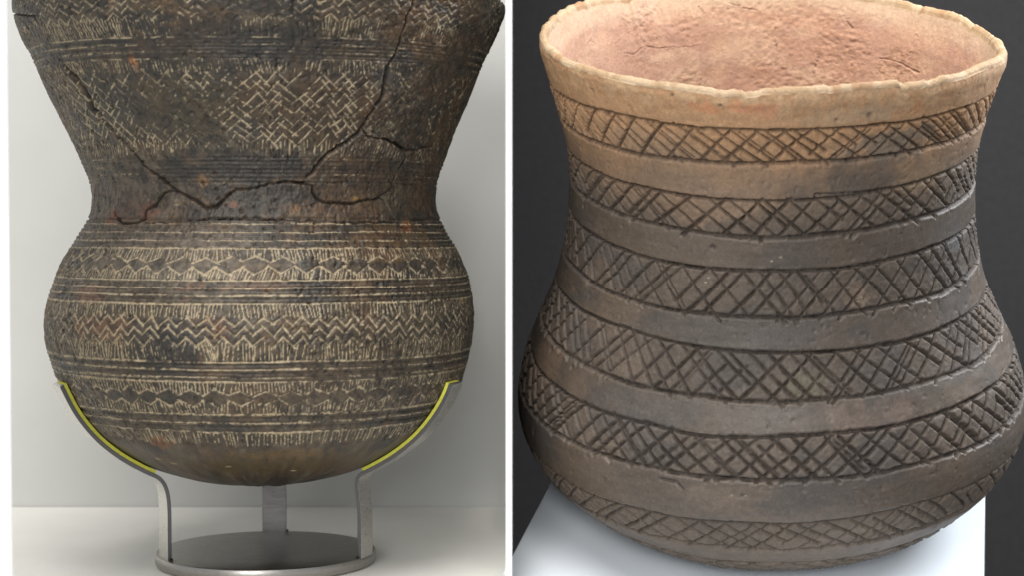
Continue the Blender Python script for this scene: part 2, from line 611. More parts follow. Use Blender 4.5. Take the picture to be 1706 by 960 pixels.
    # cracks where the sherds were joined
    crk = Field(th, V, rV, dsdv)
    chp = Field(th, V, rV, dsdv)

    def crack(pts, w):
        q = []
        for a, b in zip(pts[:-1], pts[1:]):
            n = max(1, int(math.hypot(b[0] - a[0], b[1] - a[1]) / 7))
            for m in range(n):
                f = m / n
                q.append((a[0] + (b[0] - a[0]) * f + rng.normal(0, 1.0), a[1] + (b[1] - a[1]) * f + rng.normal(0, 1.0), a[2] + (b[2] - a[2]) * f))
        q.append(pts[-1])
        g = [(*inv(x, y), ww) for x, y, ww in q]
        for a, b in zip(g[:-1], g[1:]):
            ww = w * 0.5 * (a[2] + b[2]) * rng.uniform(0.8, 1.25)
            crk.stroke(a[0], a[1], b[0], b[1], ww, min(1.0, 0.45 + ww * 0.22), 1.0, burr=0.5)
            if rng.random() < 0.22:
                o_ = rng.normal(0, 2.5) / 330
                chp.stroke(a[0] + o_, a[1] + rng.normal(0, 2.0), b[0] + o_, b[1] + rng.normal(0, 2.0), ww * rng.uniform(1.2, 2.4), 1.0, 1.0)

    crack([(105, 106, .8), (115, 120, 1.9), (130, 135, 2.5), (143, 155, 2.9), (153, 178, 2.1), (170, 195, 1.0), (195, 228, 1.0), (212, 242, 1.0), (222, 256, 1.1),
           (238, 276, 1.1), (256, 291, 1.3), (278, 305, 1.5), (293, 317, 1.2), (310, 325, 1.1), (330, 338, 1.2), (342, 345, 1.4), (360, 343, 1.3), (372, 334, 1.1),
           (382, 322, 1.2), (393, 316, 1.0), (420, 314, .9), (455, 307, .8), (480, 302, .9), (505, 304, 1.0), (520, 308, .8), (523, 322, .8), (532, 333, 1.0),
           (552, 338, 1.0), (590, 337, 1.0), (615, 333, .7), (632, 329, .7)], 1.75)
    crack([(293, 317, 1.0), (275, 322, 1.0), (262, 335, 1.3), (245, 348, 1.2), (238, 362, 1.1), (225, 371, 1.0), (205, 371, .9), (196, 363, 1.3), (190, 352, .7)], 1.7)
    crack([(694, -12, 1.3), (690, 0, 1.3), (680, 30, 1.4), (668, 65, 1.2), (657, 98, 1.3), (648, 115, 2.8), (643, 135, 3.0), (640, 155, 2.4), (628, 178, 1.6), (615, 195, 1.4), (612, 205, 1.5),
           (603, 212, 1.3), (595, 225, 1.2), (575, 238, 1.2), (550, 255, 1.3), (535, 268, 1.1), (522, 285, 1.0), (512, 294, .7)], 1.75)
    crack([(603, 212, 1.0), (612, 228, 1.0), (640, 232, 1.0), (660, 240, 1.1), (675, 252, 1.5), (673, 268, 1.3), (662, 285, 1.4), (655, 302, 1.0), (648, 315, .7),
           (632, 329, .7), (645, 345, .7), (657, 362, .8), (670, 375, 1.1), (682, 380, 1.2)], 1.6)
    crack([(675, 252, 1.2), (695, 250, 1.1), (722, 243, .8)], 1.5)
    crack([(55, 4, 1.2), (57, 20, .9), (60, 34, .5)], 1.6)
    crack([(718, 335, .6), (722, 355, 1.0), (726, 368, .8)], 1.3)
    crack([(342, 345, .5), (343, 356, .5), (345, 364, .5)], 1.2)
    crack([(240, 369, .6), (290, 367, .7), (350, 364, .8), (420, 362, .8), (500, 367, .8), (600, 370, .8), (660, 368, .8)], 1.5)
    for (x, y, w) in ((104, 550, 2.4), (107, 535, 1.4), (128, 152, 1.2), (196, 365, 2.6), (90, 520, 1.0)):
        a = inv(x, y)
        crk.stroke(a[0], a[1], a[0] + 0.006, a[1] + 3, w, 0.9, 1.0)

    # relief
    low = fbm(TH, VV, 60, 21, 350, 3) - 0.5
    mid = fbm(TH, VV, 13, 22, 350, 3) - 0.5
    fin = fbm(TH, VV, 5, 23, 350, 2) - 0.5
    worn = fbm(TH, VV, 48, 24, 350, 4)
    deco = sstep(-60, -50, VV) * (1 - sstep(744, 750, VV))
    disp = 3.0 * low + 2.0 * mid * (0.35 + 0.65 * deco) + 2.3 * fin * deco - fld.g * 0.95 * np.clip(0.55 + worn, 0.5, 1.2) + fld.b * 0.8
    def inside(poly):
        m = np.zeros(PX.shape, bool)
        for (x0, y0), (x1, y1) in zip(poly, poly[1:] + poly[:1]):
            if y0 != y1:
                m ^= ((y0 > PY) != (y1 > PY)) & (PX < (x1 - x0) * (PY - y0) / (y1 - y0) + x0)
        return m & front
    disp += 2.2 * inside([(603, 212), (640, 232), (675, 252), (662, 285), (648, 315), (632, 329), (590, 337), (532, 333), (523, 322), (512, 294), (550, 255), (575, 238)])
    disp -= 2.0 * inside([(293, 317), (310, 325), (330, 338), (342, 345), (345, 366), (225, 371), (238, 362), (262, 335)])
    disp -= 1.6 * inside([(690, 0), (657, 98), (643, 135), (628, 178), (603, 212), (640, 232), (675, 252), (722, 243), (790, 120), (838, 0)])
    disp -= 9.0 * np.clip(crk.g, 0, 1) ** 1.2
    disp += 0.9 * crk.b * (1 - np.clip(crk.g, 0, 1)) - 2.2 * chp.g * (0.6 + fin)
    pits = np.clip(fbm(TH, VV, 9, 26, 350, 2) - 0.72, 0, 1) * 8
    disp -= pits * 2.2 * deco
    P2 = P + N * (disp * S)[..., None]

    # colour of clay, soot and pale fill
    n1 = fbm(TH, VV, 130, 31, 350, 4)
    n2 = fbm(TH, VV, 45, 32, 350, 4)
    n3 = fbm(TH, VV, 12, 33, 350, 3)
    n4 = fbm(TH, VV, 30, 34, 350, 4, aspect=2.5)
    col = np.zeros(P.shape, np.float32) + np.array((0.074, 0.060, 0.044), np.float32)
    col = mixc(col, (0.120, 0.103, 0.080), sstep(0.42, 0.68, n2 * 0.6 + n3 * 0.4) * 0.75)
    col = mixc(col, (0.110, 0.070, 0.038), sstep(0.50, 0.70, n1) * 0.8)
    col = mixc(col, (0.035, 0.034, 0.033), sstep(0.50, 0.66, n4) * 0.75)
    col = mixc(col, (0.125, 0.068, 0.040), sstep(0.66, 0.80, fbm(TH, VV, 24, 35, 350, 3)) * 0.4)

    def patch(x, y, rx, ry, c, s=1.0, ragged=0.8, soft=0.35):
        nonlocal col
        d = near(x, y, rx, ry) + ragged * (fbm(TH, VV, max(6, min(rx, ry) * 0.7), int(x * 7 + y), 350, 3) - 0.5) * 2
        col = mixc(col, c, (1 - sstep(1 - soft, 1 + soft, d)) * s)

    soot, brown, grey, pink = (0.026, 0.026, 0.028), (0.070, 0.042, 0.022), (0.155, 0.138, 0.115), (0.21, 0.115, 0.085)
    patch(330, 80, 150, 45, soot, .7)
    patch(200, 180, 120, 50, (0.045, 0.043, 0.036), .7)
    patch(330, 180, 90, 60, (0.050, 0.044, 0.028), .7)
    patch(540, 180, 110, 55, brown, .75)
    patch(400, 275, 110, 24, soot, .75)
    patch(390, 320, 130, 12, (0.045, 0.04, 0.036), .6)
    patch(600, 300, 90, 30, (0.075, 0.05, 0.032), .7)
    patch(230, 335, 75, 30, (0.12, 0.098, 0.08), .8)
    patch(560, 350, 100, 12, (0.10, 0.062, 0.04), .6)
    patch(300, 395, 140, 22, (0.15, 0.13, 0.115), .7)
    patch(280, 445, 150, 35, grey, .65)
    patch(120, 500, 60, 90, (0.135, 0.12, 0.10), .6)
    patch(280, 590, 55, 45, soot, .8)
    patch(310, 550, 50, 20, soot, .6)
    patch(250, 655, 110, 22, (0.04, 0.037, 0.032), .6)
    patch(480, 640, 190, 45, (0.085, 0.062, 0.040), .6)
    patch(610, 600, 130, 70, (0.078, 0.063, 0.045), .6)
    patch(700, 560, 60, 60, (0.10, 0.085, 0.06), .5)
    patch(150, 490, 42, 14, pink, .6)
    patch(320, 478, 22, 7, pink, .6)
    patch(420, 478, 60, 6, (0.17, 0.09, 0.055), .5)
    patch(165, 548, 70, 18, (0.155, 0.080, 0.048), .75)
    patch(365, 552, 16, 20, (0.14, 0.065, 0.04), .75)
    patch(260, 770, 110, 26, (0.115, 0.082, 0.055), .8)
    patch(450, 775, 170, 28, (0.095, 0.072, 0.038), .8)
    patch(470, 758, 70, 12, (0.15, 0.095, 0.04), .6)
    patch(265, 738, 22, 12, (0.20, 0.095, 0.045), .8)
    patch(221, 102, 8, 8, (0.33, 0.13, 0.03), .95)
    patch(228, 114, 6, 6, (0.24, 0.15, 0.10), .8)
    patch(187, 5, 8, 7, (0.26, 0.17, 0.12), .8)
    patch(338, 303, 8, 9, (0.19, 0.115, 0.06), .9)
    patch(294, 337, 5, 4, (0.28, 0.23, 0.16), .9)
    patch(590, 333, 9, 4, (0.26, 0.17, 0.06), .9)
    patch(392, 342, 7, 5, (0.20, 0.09, 0.05), .8)
    patch(490, 348, 9, 7, (0.19, 0.11, 0.05), .7)
    patch(262, 352, 6, 4, (0.20, 0.10, 0.08), .7)
    patch(243, 354, 15, 14, (0.135, 0.066, 0.044), .9)
    patch(215, 352, 26, 16, (0.105, 0.066, 0.048), .7)
    patch(188, 362, 18, 11, (0.155, 0.066, 0.042), .95)
    patch(677, 376, 14, 9, (0.20, 0.085, 0.04), .95)
    patch(718, 355, 7, 8, (0.20, 0.10, 0.05), .8)
    patch(770, 502, 12, 5, (0.24, 0.13, 0.06), .7)
    patch(612, 180, 14, 30, (0.10, 0.06, 0.032), .7)
    patch(620, 250, 45, 24, (0.085, 0.058, 0.038), .6)
    patch(143, 243, 8, 8, (0.18, 0.09, 0.045), .7)
    for (x, y, rx, ry) in ((263, 766, 6, 2.5), (290, 773, 6, 2.5), (381, 779, 5, 2.5), (490, 784, 5, 2.5), (500, 800, 4, 2)):
        patch(x, y, rx, ry, (0.42, 0.34, 0.22), .9, 0.3)
    fine_n = fbm(TH, VV, 7, 37, 350, 3)
    col = mixc(col, (0.022, 0.020, 0.018), deco * sstep(0.50, 0.66, fine_n) * 0.62)
    col = col * (0.92 + 0.5 * (n3[..., None] - 0.5))
    # pale fill left in the incisions, worn away in places
    wear = 0.62 + 0.75 * (worn - 0.5) + 0.5 * (n3 - 0.5) - 0.10 * (1 - sstep(255, 300, VV))
    for (x, y, rx, ry, a) in ((290, 180, 80, 50, -.34), (420, 70, 260, 28, -.20), (330, 20, 130, 30, -.15), (700, 160, 70, 70, -.22), (790, 50, 60, 60, -.2),
                              (400, 270, 200, 22, -.4), (130, 50, 90, 60, .15), (150, 190, 40, 60, .16), (500, 190, 90, 50, .05), (180, 540, 130, 70, .22), (480, 545, 240, 60, .08),
                              (280, 590, 60, 30, -.35), (400, 440, 250, 35, .20), (280, 650, 130, 30, .12), (580, 650, 130, 45, -.16), (430, 700, 260, 30, -.02),
                              (100, 520, 35, 90, -.35), (90, 440, 60, 40, -.25), (740, 440, 60, 60, -.12), (600, 590, 150, 30, -.10), (620, 105, 110, 20, -.05), (640, 240, 70, 25, -.12)):
        d = near(x, y, rx, ry)
        wear = wear + a * (1 - sstep(0.5, 1.5, d))
    gr = fbm(TH, VV, 4.2, 36, 350, 2)
    inl = sstep(0.22, 0.72, np.clip(fld.i, 0, 1) + 0.75 * (gr - 0.5)) * sstep(0.05, 0.35, fld.i) * sstep(0.26, 0.74, wear + 0.6 * (gr - 0.5))
    # smeared fill around the strokes
    inl = np.clip(inl * 1.0 + 0.05 * deco * sstep(0.5, 0.9, wear) * n3, 0, 1)
    pale = mixc(np.zeros(P.shape, np.float32) + np.array((0.42, 0.355, 0.235), np.float32), (0.46, 0.41, 0.32), n2)
    col = col * (1 - inl[..., None]) + pale * inl[..., None]
    col = col * np.array((0.80, 0.74, 0.66), np.float32)
    cut = np.clip(crk.g, 0, 1)
    col = mixc(col, (0.115, 0.078, 0.052), sstep(0.3, 0.7, chp.g + 0.6 * (n3 - 0.5)) * 0.75)
    col = mixc(col, (0.022, 0.017, 0.013), sstep(0.25, 0.75, cut) * 0.9)
    rough = 0.50 + 0.22 * (n2 - 0.5) + 0.2 * inl + 0.2 * cut - 0.08 * sstep(743, 760, VV)

    base = np.array([(434 - 853) * S, D, float(z[-1])])
    root = link(bpy.data.objects.new('bell_beaker', None))
    root.location = base
    root.empty_display_size = 0.02
    tag(root, 'dark cracked bell beaker with pale incised bands, held in a steel stand', 'pottery vessel')
    P2 = P2 - base

    def cut_rows(name, va, vb, label=None):
        i0 = 0 if va is None else int(np.argmin(np.abs(V - va)))
        i1 = n_rows - 1 if vb is None else int(np.argmin(np.abs(V - vb)))
        o = grid_mesh(name, P2[i0:i1 + 1], M_CLAY_L, root, col[i0:i1 + 1], True, rough[i0:i1 + 1], flip=True)
        if label:
            o['label'] = label
        return o

    cut_rows('zigzag_band', None, 60.5, 'zigzag and fringe band under the rim')
    cut_rows('grooved_band', 60.5, 97.5)
    cut_rows('lattice_band', 97.5, 263, 'broad neck band of broken zigzag lattice, split by cracks')
    cut_rows('grooved_band', 263, 304)
    cut_rows('plain_neck', 304, 364, 'plain waist with reddish chips and a winding crack')
    cut_rows('grooved_band', 364, 413.5)
    cut_rows('lozenge_band', 413.5, 467)
    cut_rows('grooved_band', 467, 507.5)
    cut_rows('zigzag_band', 507.5, 604.5, 'triple zigzag band round the belly with pale fill')
    cut_rows('grooved_band', 604.5, 638)
    cut_rows('lozenge_band', 638, 692.5)
    cut_rows('grooved_band', 692.5, 722)
    cut_rows('fringe_band', 722, 743)
    cut_rows('rounded_base', 743, None, 'plain brown rounded base')
    # lip and inside
    th2 = np.linspace(-math.pi, math.pi, 241)[:-1]
    prof = [(-1.0, 392), (-3.5, 386), (-3.5, 378), (1, 371), (15, 368), (45, 364), (98, 344), (154, 320), (222, 290), (303, 259), (340, 256), (391, 278),
            (459, 313), (536, 328), (610, 315), (670, 286), (720, 240), (755, 188), (775, 130), (786, 70), (790, 3)]
    lipP, inP = [], []
    for y, rad in prof:
        row = np.stack([(433 - 853) * S + rad * S * np.sin(th2), D - rad * S * np.cos(th2), np.full_like(th2, z_at(y))], -1) - base
        lipP.append(row)
    lipP = np.array(lipP)
    # first lip row joins the wall's first row
    lipP[0] = np.stack([np.interp(th2, th, P2[0, :, k], period=2 * math.pi) for k in range(3)], -1)
    cl = lambda n: np.zeros((n, len(th2), 3), np.float32) + np.array((0.07, 0.058, 0.045), np.float32)
    grid_mesh('lip', lipP[:5], M_CLAY_L, root, cl(5), True, np.full((5, len(th2)), 0.6))
    grid_mesh('inner_wall', lipP[4:], M_CLAY_L, root, cl(len(prof) - 4), True, np.full((len(prof) - 4, len(th2)), 0.7))
    return dict(y=fine, r=r, c=c, z=z)


LEFT = build_left()


# ------------------------------------------------------------------ steel stand
def build_stand():
    root = link(bpy.data.objects.new('steel_stand', None))
    cx = (441 - 853) * S
    root.location = (cx, D, 0)
    root.empty_display_size = 0.02
    tag(root, 'brushed steel stand with round base plate and three felt-lined arms', 'display stand')
    h_plate = float(z_at(916))
    rad = 183 * S
    # base plate: rounded edges, one lathe
    pr = [(0.0, h_plate), (rad * 0.6, h_plate), (rad - 0.0009, h_plate), (rad - 0.0003, h_plate - 0.0002), (rad, h_plate - 0.0007),
          (rad, 0.0012), (rad - 0.0004, 0.0005), (rad - 0.0012, 0.0003), (0.0, 0.0003)]
    a = np.linspace(0, 2 * math.pi, 129)[:-1]
    v, f = [], []
    for q, z in pr:
        v += [(max(q, 1e-5) * math.sin(t), max(q, 1e-5) * math.cos(t), z) for t in a]
    n = len(a)
    for i in range(len(pr) - 1):
        for j in range(n):
            f.append((i * n + j, i * n + (j + 1) % n, (i + 1) * n + (j + 1) % n, (i + 1) * n + j))
    pl = mesh_obj('base_plate', v, f, M_STEEL_D, root, True)
    m = pl.modifiers.new('edge', 'EDGE_SPLIT')
    m.split_angle = math.radians(40)

    y, r, c, z = LEFT['y'], LEFT['r'], LEFT['c'], LEFT['z']

    def strip(name, path, az, width, inner, thick, mat, parent, back=False, edge=None):
        """bar bent along path [(radius, height)], its flat side facing the axis; inner/thick offset along the path normal"""
        p = np.array(path)
        t = np.gradient(p, axis=0)
        t /= np.linalg.norm(t, axis=1, keepdims=True)
        nn = np.stack([-t[:, 1], t[:, 0]], 1)       # outward
        if nn[0, 0] < 0:
            nn = -nn
        rad_d = np.array([math.sin(az), -math.cos(az)])
        tan_d = np.array([math.cos(az), math.sin(az)])
        vv = []
        bev = 0.00012
        for k in range(len(p)):
            for (s_, o_) in ((-1, 0), (-1, 1), (1, 1), (1, 0)):
                q = p[k] + nn[k] * (inner + thick * o_)
                w = width / 2 * s_
                xy = rad_d * q[0] + tan_d * w
                vv.append((xy[0], xy[1], q[1]))
        ff = []
        for k in range(len(p) - 1):
            for e in range(4):
                ff.append((k * 4 + e, k * 4 + (e + 1) % 4, (k + 1) * 4 + (e + 1) % 4, (k + 1) * 4 + e))
        ff.append((3, 2, 1, 0))
        b = (len(p) - 1) * 4
        ff.append((b, b + 1, b + 2, b + 3))
        ob = mesh_obj(name, vv, ff, mat, parent)
        if edge is not None:
            ob.data.materials.append(edge)
            for i, pg in enumerate(ob.data.polygons):
                if i < (len(p) - 1) * 4 and i % 4 in (0, 2):
                    pg.material_index = 1
        md = ob.modifiers.new('bevel', 'BEVEL')
        md.width = bev
        md.segments = 2
        md.limit_method = 'ANGLE'
        md.angle_limit = math.radians(50)
        return ob

    for az, ytop, up_r in ((math.radians(-62), 623, 164), (math.radians(71), 626, 171), (math.radians(183), 652, 166)):
        ys = np.linspace(ytop, 769, 40)
        rr = np.interp(ys, y, r)
        zz = np.interp(ys, y, z)
        # small shift: the vessel's axis is a little beside the stand's
        off = (np.interp(ys, y, c) - 441) * math.sin(az)
        con = np.stack([(rr + off) * S, zz], 1)
        t = con[-1] - con[-2]
        t /= np.linalg.norm(t)
        lo = con[-1]
        rv = up_r * S
        zb = float(z_at(852))
        # S-bend from the cradle into the upright
        p0, p1, p2, p3 = lo, lo + t * 0.0062, np.array([rv, zb + 0.0080]), np.array([rv, zb])
        bz = [(1 - q) ** 3 * p0 + 3 * (1 - q) ** 2 * q * p1 + 3 * (1 - q) * q * q * p2 + q ** 3 * p3 for q in np.linspace(0, 1, 18)[1:]]
        path = list(con) + bz + [np.array([rv, zz_]) for zz_ in np.linspace(zb, h_plate - 0.0002, 8)[1:]]
        rear = abs(az) > 3
        arm = strip('arm', path, az, (42 if rear else 47) * S, 6.0 * S, 6.8 * S, M_EDGE if rear else M_STEEL, root, edge=M_EDGE)  # rear arm's dark reflection is put into a darker steel colour
        strip('felt_pad', list(con), az, (41.4 if rear else 46.4) * S, 0.5 * S, 5.4 * S, M_FELT, arm)
        # dark slot where the bar enters the plate
        rad_d = np.array([math.sin(az), -math.cos(az)])
        tan_d = np.array([math.cos(az), math.sin(az)])
        q = rad_d * (rv - 1.2 * S) - tan_d * math.copysign(1, az) * -0.0
        vv = []
        for zz_ in (h_plate + 0.00004, h_plate + 0.0007):
            for (sx, sy) in ((-1, -1), (1, -1), (1, 1), (-1, 1)):
                w = rad_d * (rv + 7 * S + sx * 2.2 * S) + tan_d * (-math.copysign(1, math.sin(az)) * -1) * 0
                e = tan_d * ((1 if az < 0 else -1) * (23.0 if rear else 25.0) * S + sy * 1.4 * S)
                vv.append((w[0] + e[0], w[1] + e[1], zz_))
        mesh_obj('slot', vv, [(0, 1, 2, 3), (7, 6, 5, 4), (0, 4, 5, 1), (1, 5, 6, 2), (2, 6, 7, 3), (3, 7, 4, 0)], M_HOLE, arm)


build_stand()

# ------------------------------------------------------------------ right vessel: buff-rimmed hatched beaker
TILT, ROLL = math.radians(20.486), math.radians(0.495)
R_FIT = Matrix.Rotation(ROLL, 4, 'Z') @ Matrix.Rotation(TILT, 4, 'X')
TO_CAM = Matrix.Translation((426.5 * S, 0, -3000 * S)) @ R_FIT @ Matrix(((1, 0, 0, 0), (0, 0, 1, 0), (0, -1, 0, 0), (0, 0, 0, 1)))
POT = CAM @ TO_CAM                       # vessel frame (x right, y away, z up its axis) to the world
H_BASE = -397.0
LEAN = 0.0355                            # the vessel's axis leans a little to the left


def build_right():
    KH = [-397, -396, -393, -387, -377, -362, -340, -310, -280, -240, -200, -160, -120, -80, -30, 20, 70, 130, 190, 250, 310, 360, 395, 412, 421]
    KR = [2, 120, 183, 230, 267, 304, 340, 371, 395, 416, 424, 422.5, 413.5, 398.5, 376, 355, 340, 330, 326, 328, 338, 350, 360, 365, 365]
    fine = np.unique(np.concatenate([np.linspace(-392, 421, 900), -397 + 5 * np.linspace(0, 1, 120) ** 2]))
    r = smooth_interp(fine, KH, KR)
    arc = np.concatenate([[0], np.cumsum(np.hypot(np.diff(r), np.diff(fine)))])
    n_rows = 600
    s = np.linspace(0, arc[-1], n_rows)
    # row coordinate: height above, arc length near the flat underside
    coord = fine.copy()
    k0 = np.searchsorted(fine, -380)
    coord[:k0] = fine[k0] - (arc[k0] - arc[:k0])
    V = np.interp(s, arc, coord)
    th = columns(112, 880, 110)
    TH, VV = np.meshgrid(th, V)
    rV = np.interp(V, coord, r)
    dsdv = np.gradient(s, V)
    fld = Field(th, V, rV, dsdv, sharp=True)
    # measured unevenness of the band edges: height, sin, sin 2, cos 2
    WB = np.array([(-420, 0, 0, 0), (-385, 3, 1, 0), (-320, 6.1, 4.6, -3.4), (-276, 7.7, 6.3, 3.8), (-222, 8.5, 10, 3.9), (-150, 10.9, 1.7, 4.3), (-86.8, 13.5, 1.1, .8),
                   (-37.7, 10.4, 0, .7), (27.5, 7.7, -2.8, .2), (78, 5.2, 2.8, -.7), (150.6, 8.9, .6, -4.3), (204.5, 3.5, 2.8, -3), (261.8, 4.4, 5.4, -2.3),
                   (313.8, 4.6, 3, 2.6), (368.6, 3.5, .6, 1.1), (405, -4.5, 4.5, 2.5), (421, -6.9, 7, 3.6)])

    def wob(v, t):
        a = [np.interp(v, WB[:, 0], WB[:, k]) for k in (1, 2, 3)]
        return a[0] * np.sin(t) + a[1] * np.sin(2 * t) + a[2] * np.cos(2 * t)

    def rimwave(t):
        z = np.zeros_like(t)
        chip = np.clip(fbm(t, z + 11, 42, 404, 375, 3) - 0.60, 0, 1) * 34 + np.clip(fbm(t, z + 13, 14, 405, 375, 2) - 0.68, 0, 1) * 14
        back = 15.0 * sstep(1.55, 2.05, t) * (1 - sstep(2.75, 3.14, t))
        return back + 7.0 * (fbm(t, z + 2, 120, 401, 375, 3) - 0.5) + 3.5 * (fbm(t, z + 7, 44, 402, 375, 4) - 0.5) - chip

    up = sstep(385, 421, VV)
    Wv = wob(VV, TH) + 3.0 * (fbm(TH, VV * 0.3, 200, 403, 380, 2) - 0.5) * sstep(-390, -330, VV) + up * rimwave(TH)
    Ve = VV + Wv
    rr = np.interp(VV, coord, r)
    hh = np.interp(VV, coord, fine) + Wv
    P = np.stack([rr * np.sin(TH) - LEAN * hh, -rr * np.cos(TH), hh], -1)
    N = wall_normals(P)
    if N[n_rows // 2, len(th) // 2, 1] > 0:
        N = -N
    MW = np.array(POT)

    def to_px(Q):
        return project((Q * S) @ MW[:3, :3].T + MW[:3, 3])

    PX, PY = to_px(P)
    PXf = np.where(np.abs(TH) < 1.8, PX, 1e6)

    def inv(x, y):
        k = np.argmin((PXf - x) ** 2 + (PY - y) ** 2)
        i, j = np.unravel_index(k, PXf.shape)
        return th[j], V[i]

    rng = np.random.default_rng(12)
    LIM = math.radians(124)
    bands = [(368.6, 313.8), (261.8, 204.5), (150.6, 78.2), (27.5, -37.7), (-86.8, -150.3), (-222.1, -276.0), (-312.0, -366.0)]
    #          \ spacing, slant, width, depth ; / spacing, slant, width, depth ; line depth
    style = [(25, 1.20, 2.2, 3.0, 39, 0.95, 2.7, 3.5, 3.4), (29, 1.20, 2.4, 3.2, 37, 1.15, 2.8, 3.6, 3.6), (33, 0.78, 2.4, 3.3, 38, 0.90, 2.4, 3.2, 3.6),
             (36, 0.92, 2.6, 3.6, 36, 0.95, 2.5, 3.4, 3.6), (33, 0.95, 2.9, 4.2, 37, 0.92, 2.9, 4.2, 4.0), (37, 1.2, 2.5, 2.6, 35, 1.1, 2.5, 2.8, 2.2),
             (46, 1.4, 2.6, 3.0, 50, 1.2, 2.6, 2.8, 3.2)]
    for (vt, vb), (sa, la, wa, da, sb, lb, wb_, db, dl) in zip(bands, style):
        h = vt - vb
        rad = float(np.interp(0.5 * (vt + vb), V, rV))
        k = float(np.interp(0.5 * (vt + vb), V, dsdv))
        hh_ = h * k
        for (sp, sl, w, dp, sgn) in ((sa, la, wa, da, 1), (sb, lb, wb_, db, -1)):
            x = -LIM * rad
            drift = 0.0
            while x < LIM * rad:
                drift = 0.8 * drift + rng.normal(0, 0.07)
                dx = sgn * (sl + drift) * hh_
                a0 = rng.uniform(-0.02, 0.05)
                a1 = 1 + rng.choice([rng.uniform(-0.05, 0.03), rng.uniform(0.03, 0.12)], p=[0.5, 0.5])
                if rng.random() < 0.10:
                    a1 = rng.uniform(0.55, 0.9)
                if rng.random() < 0.06:
                    a0 = rng.uniform(0.1, 0.35)
                pw = w * rng.uniform(0.8, 1.2)
                pd = dp * rng.uniform(0.65, 1.15)
                # two pieces with a slight bend
                am = 0.5 * (a0 + a1) + rng.uniform(-0.1, 0.1)
                bend = rng.normal(0, 1.6)
                pts = [(x + dx * a0, vt - h * a0), (x + dx * am + bend, vt - h * am), (x + dx * a1, vt - h * a1)]
                for (p, q, tw) in ((pts[0], pts[1], 0.95), (pts[1], pts[2], 1.08)):
                    fld.stroke(p[0] / rad, p[1], q[0] / rad, q[1], pw * tw * 0.80, pd * tw, 1.0, burr=0.30 * min(1, pd / 3))
                if rng.random() < 0.07:      # a second try beside the first
                    o2 = rng.uniform(6, 10)
                    fld.stroke((x + o2 + dx * 0.1) / rad, vt - h * 0.1, (x + o2 + dx * 0.9) / rad, vt - h * 0.9, pw * 0.8, pd * 0.7, 0.8, burr=0.3)
                x += sp * rng.choice([rng.uniform(0.45, 0.7), rng.uniform(0.8, 1.2), rng.uniform(1.2, 1.5)], p=[0.2, 0.6, 0.2])
        for v in (vt, vb):
            # border lines drawn in overlapping pulls
            x = -LIM * rad
            prev = 0.0
            while x < LIM * rad:
                L = rng.uniform(40, 150)
                y0, y1 = prev + rng.normal(0, 0.8), rng.normal(0, 1.5)
                n = 5
                for m in range(n):
                    f0, f1 = m / n, (m + 1) / n
                    fld.stroke((x + L * f0) / rad, v + y0 + (y1 - y0) * f0 + rng.normal(0, .35), (x + L * f1) / rad, v + y0 + (y1 - y0) * f1 + rng.normal(0, .35),
                               (2.3 if v == vt else 2.6) * rng.uniform(0.85, 1.15), dl * rng.uniform(0.75, 1.15), 1.0, burr=0.4)
                prev = y1
                x += L * rng.uniform(0.86, 1.0)
    # stray extra line above the second band, small scar
    for pts in ([(1360, 324), (1400, 322), (1440, 320), (1485, 312)], [(1100, 800), (1125, 803), (1137, 816)]):
        g = [inv(*p) for p in pts]
        fld.poly(g, 2.0, 2.4, 0.8, 0.4)

    tiny = Field(th, V, rV, dsdv)
    for _ in range(260):                     # scratches and tool marks on the smoothed bands
        t, v = rng.uniform(-1.9, 1.9), rng.uniform(-330, 405)
        L = rng.uniform(6, 34)
        a = rng.normal(0, 0.35)
        tiny.stroke(t, v, t + L * math.cos(a) / 370, v + L * math.sin(a), rng.uniform(0.8, 1.3), rng.uniform(0.2, 0.7), 1.0)
    for _ in range(420):                     # pores
        t, v = rng.uniform(-1.9, 1.9), rng.uniform(-330, 410)
        tiny.stroke(t, v, t + rng.uniform(0.5, 3) / 370, v + rng.uniform(-1, 1), rng.uniform(0.9, 1.9), rng.uniform(0.5, 1.6), 1.0)
    low = fbm(TH, VV, 90, 421, 380, 3) - 0.5
    mid = fbm(TH, VV, 20, 422, 380, 3) - 0.5
    brush = fbm(TH, VV, 7, 423, 380, 2, aspect=6) - 0.5
    crumb = fbm(TH, VV, 5, 425, 380, 2) - 0.5
    rimz = sstep(365, 415, VV)
    inband = np.zeros_like(VV)
    for vt, vb in bands:
        inband = np.maximum(inband, sstep(vb - 8, vb + 2, VV) * (1 - sstep(vt - 2, vt + 6, VV)))
    g = fld.g * np.clip(0.8 + 0.5 * mid, 0.6, 1.2)
    disp = 3.5 * low + 0.9 * mid + 0.45 * brush - 2.6 * g * np.clip(1 + 1.1 * crumb, 0.3, 1.5) + 2.2 * fld.b * np.clip(0.2 + 3.0 * crumb, 0, 1.5) * np.clip(1 - fld.g / 2.0, 0, 1)
    disp += inband * (1.5 * crumb + 1.2 * mid - 0.7)
    disp += rimz * (2.4 * (fbm(TH, VV, 34, 426, 380, 4) - 0.5) + 0.9 * crumb)
    pits = np.zeros_like(VV)
    tz = lambda x, y: inv(x, y)
    marks = [(1187, 410, 4.5), (918, 583, 4), (952, 613, 3.5), (1200, 175, 3), (985, 150, 3.5), (1238, 828, 3.5), (1500, 832, 3), (1443, 812, 3), (1312, 850, 2.5),
             (1540, 195, 3), (1475, 424, 2.5), (1395, 200, 3), (1450, 192, 5), (1120, 158, 3)]
    for (x, y, w) in marks:
        t, v = tz(x, y)
        d = np.hypot((TH - t) * 380 / w, (VV - v) / w * 1.1)
        pits = np.maximum(pits, np.exp(-d ** 2))
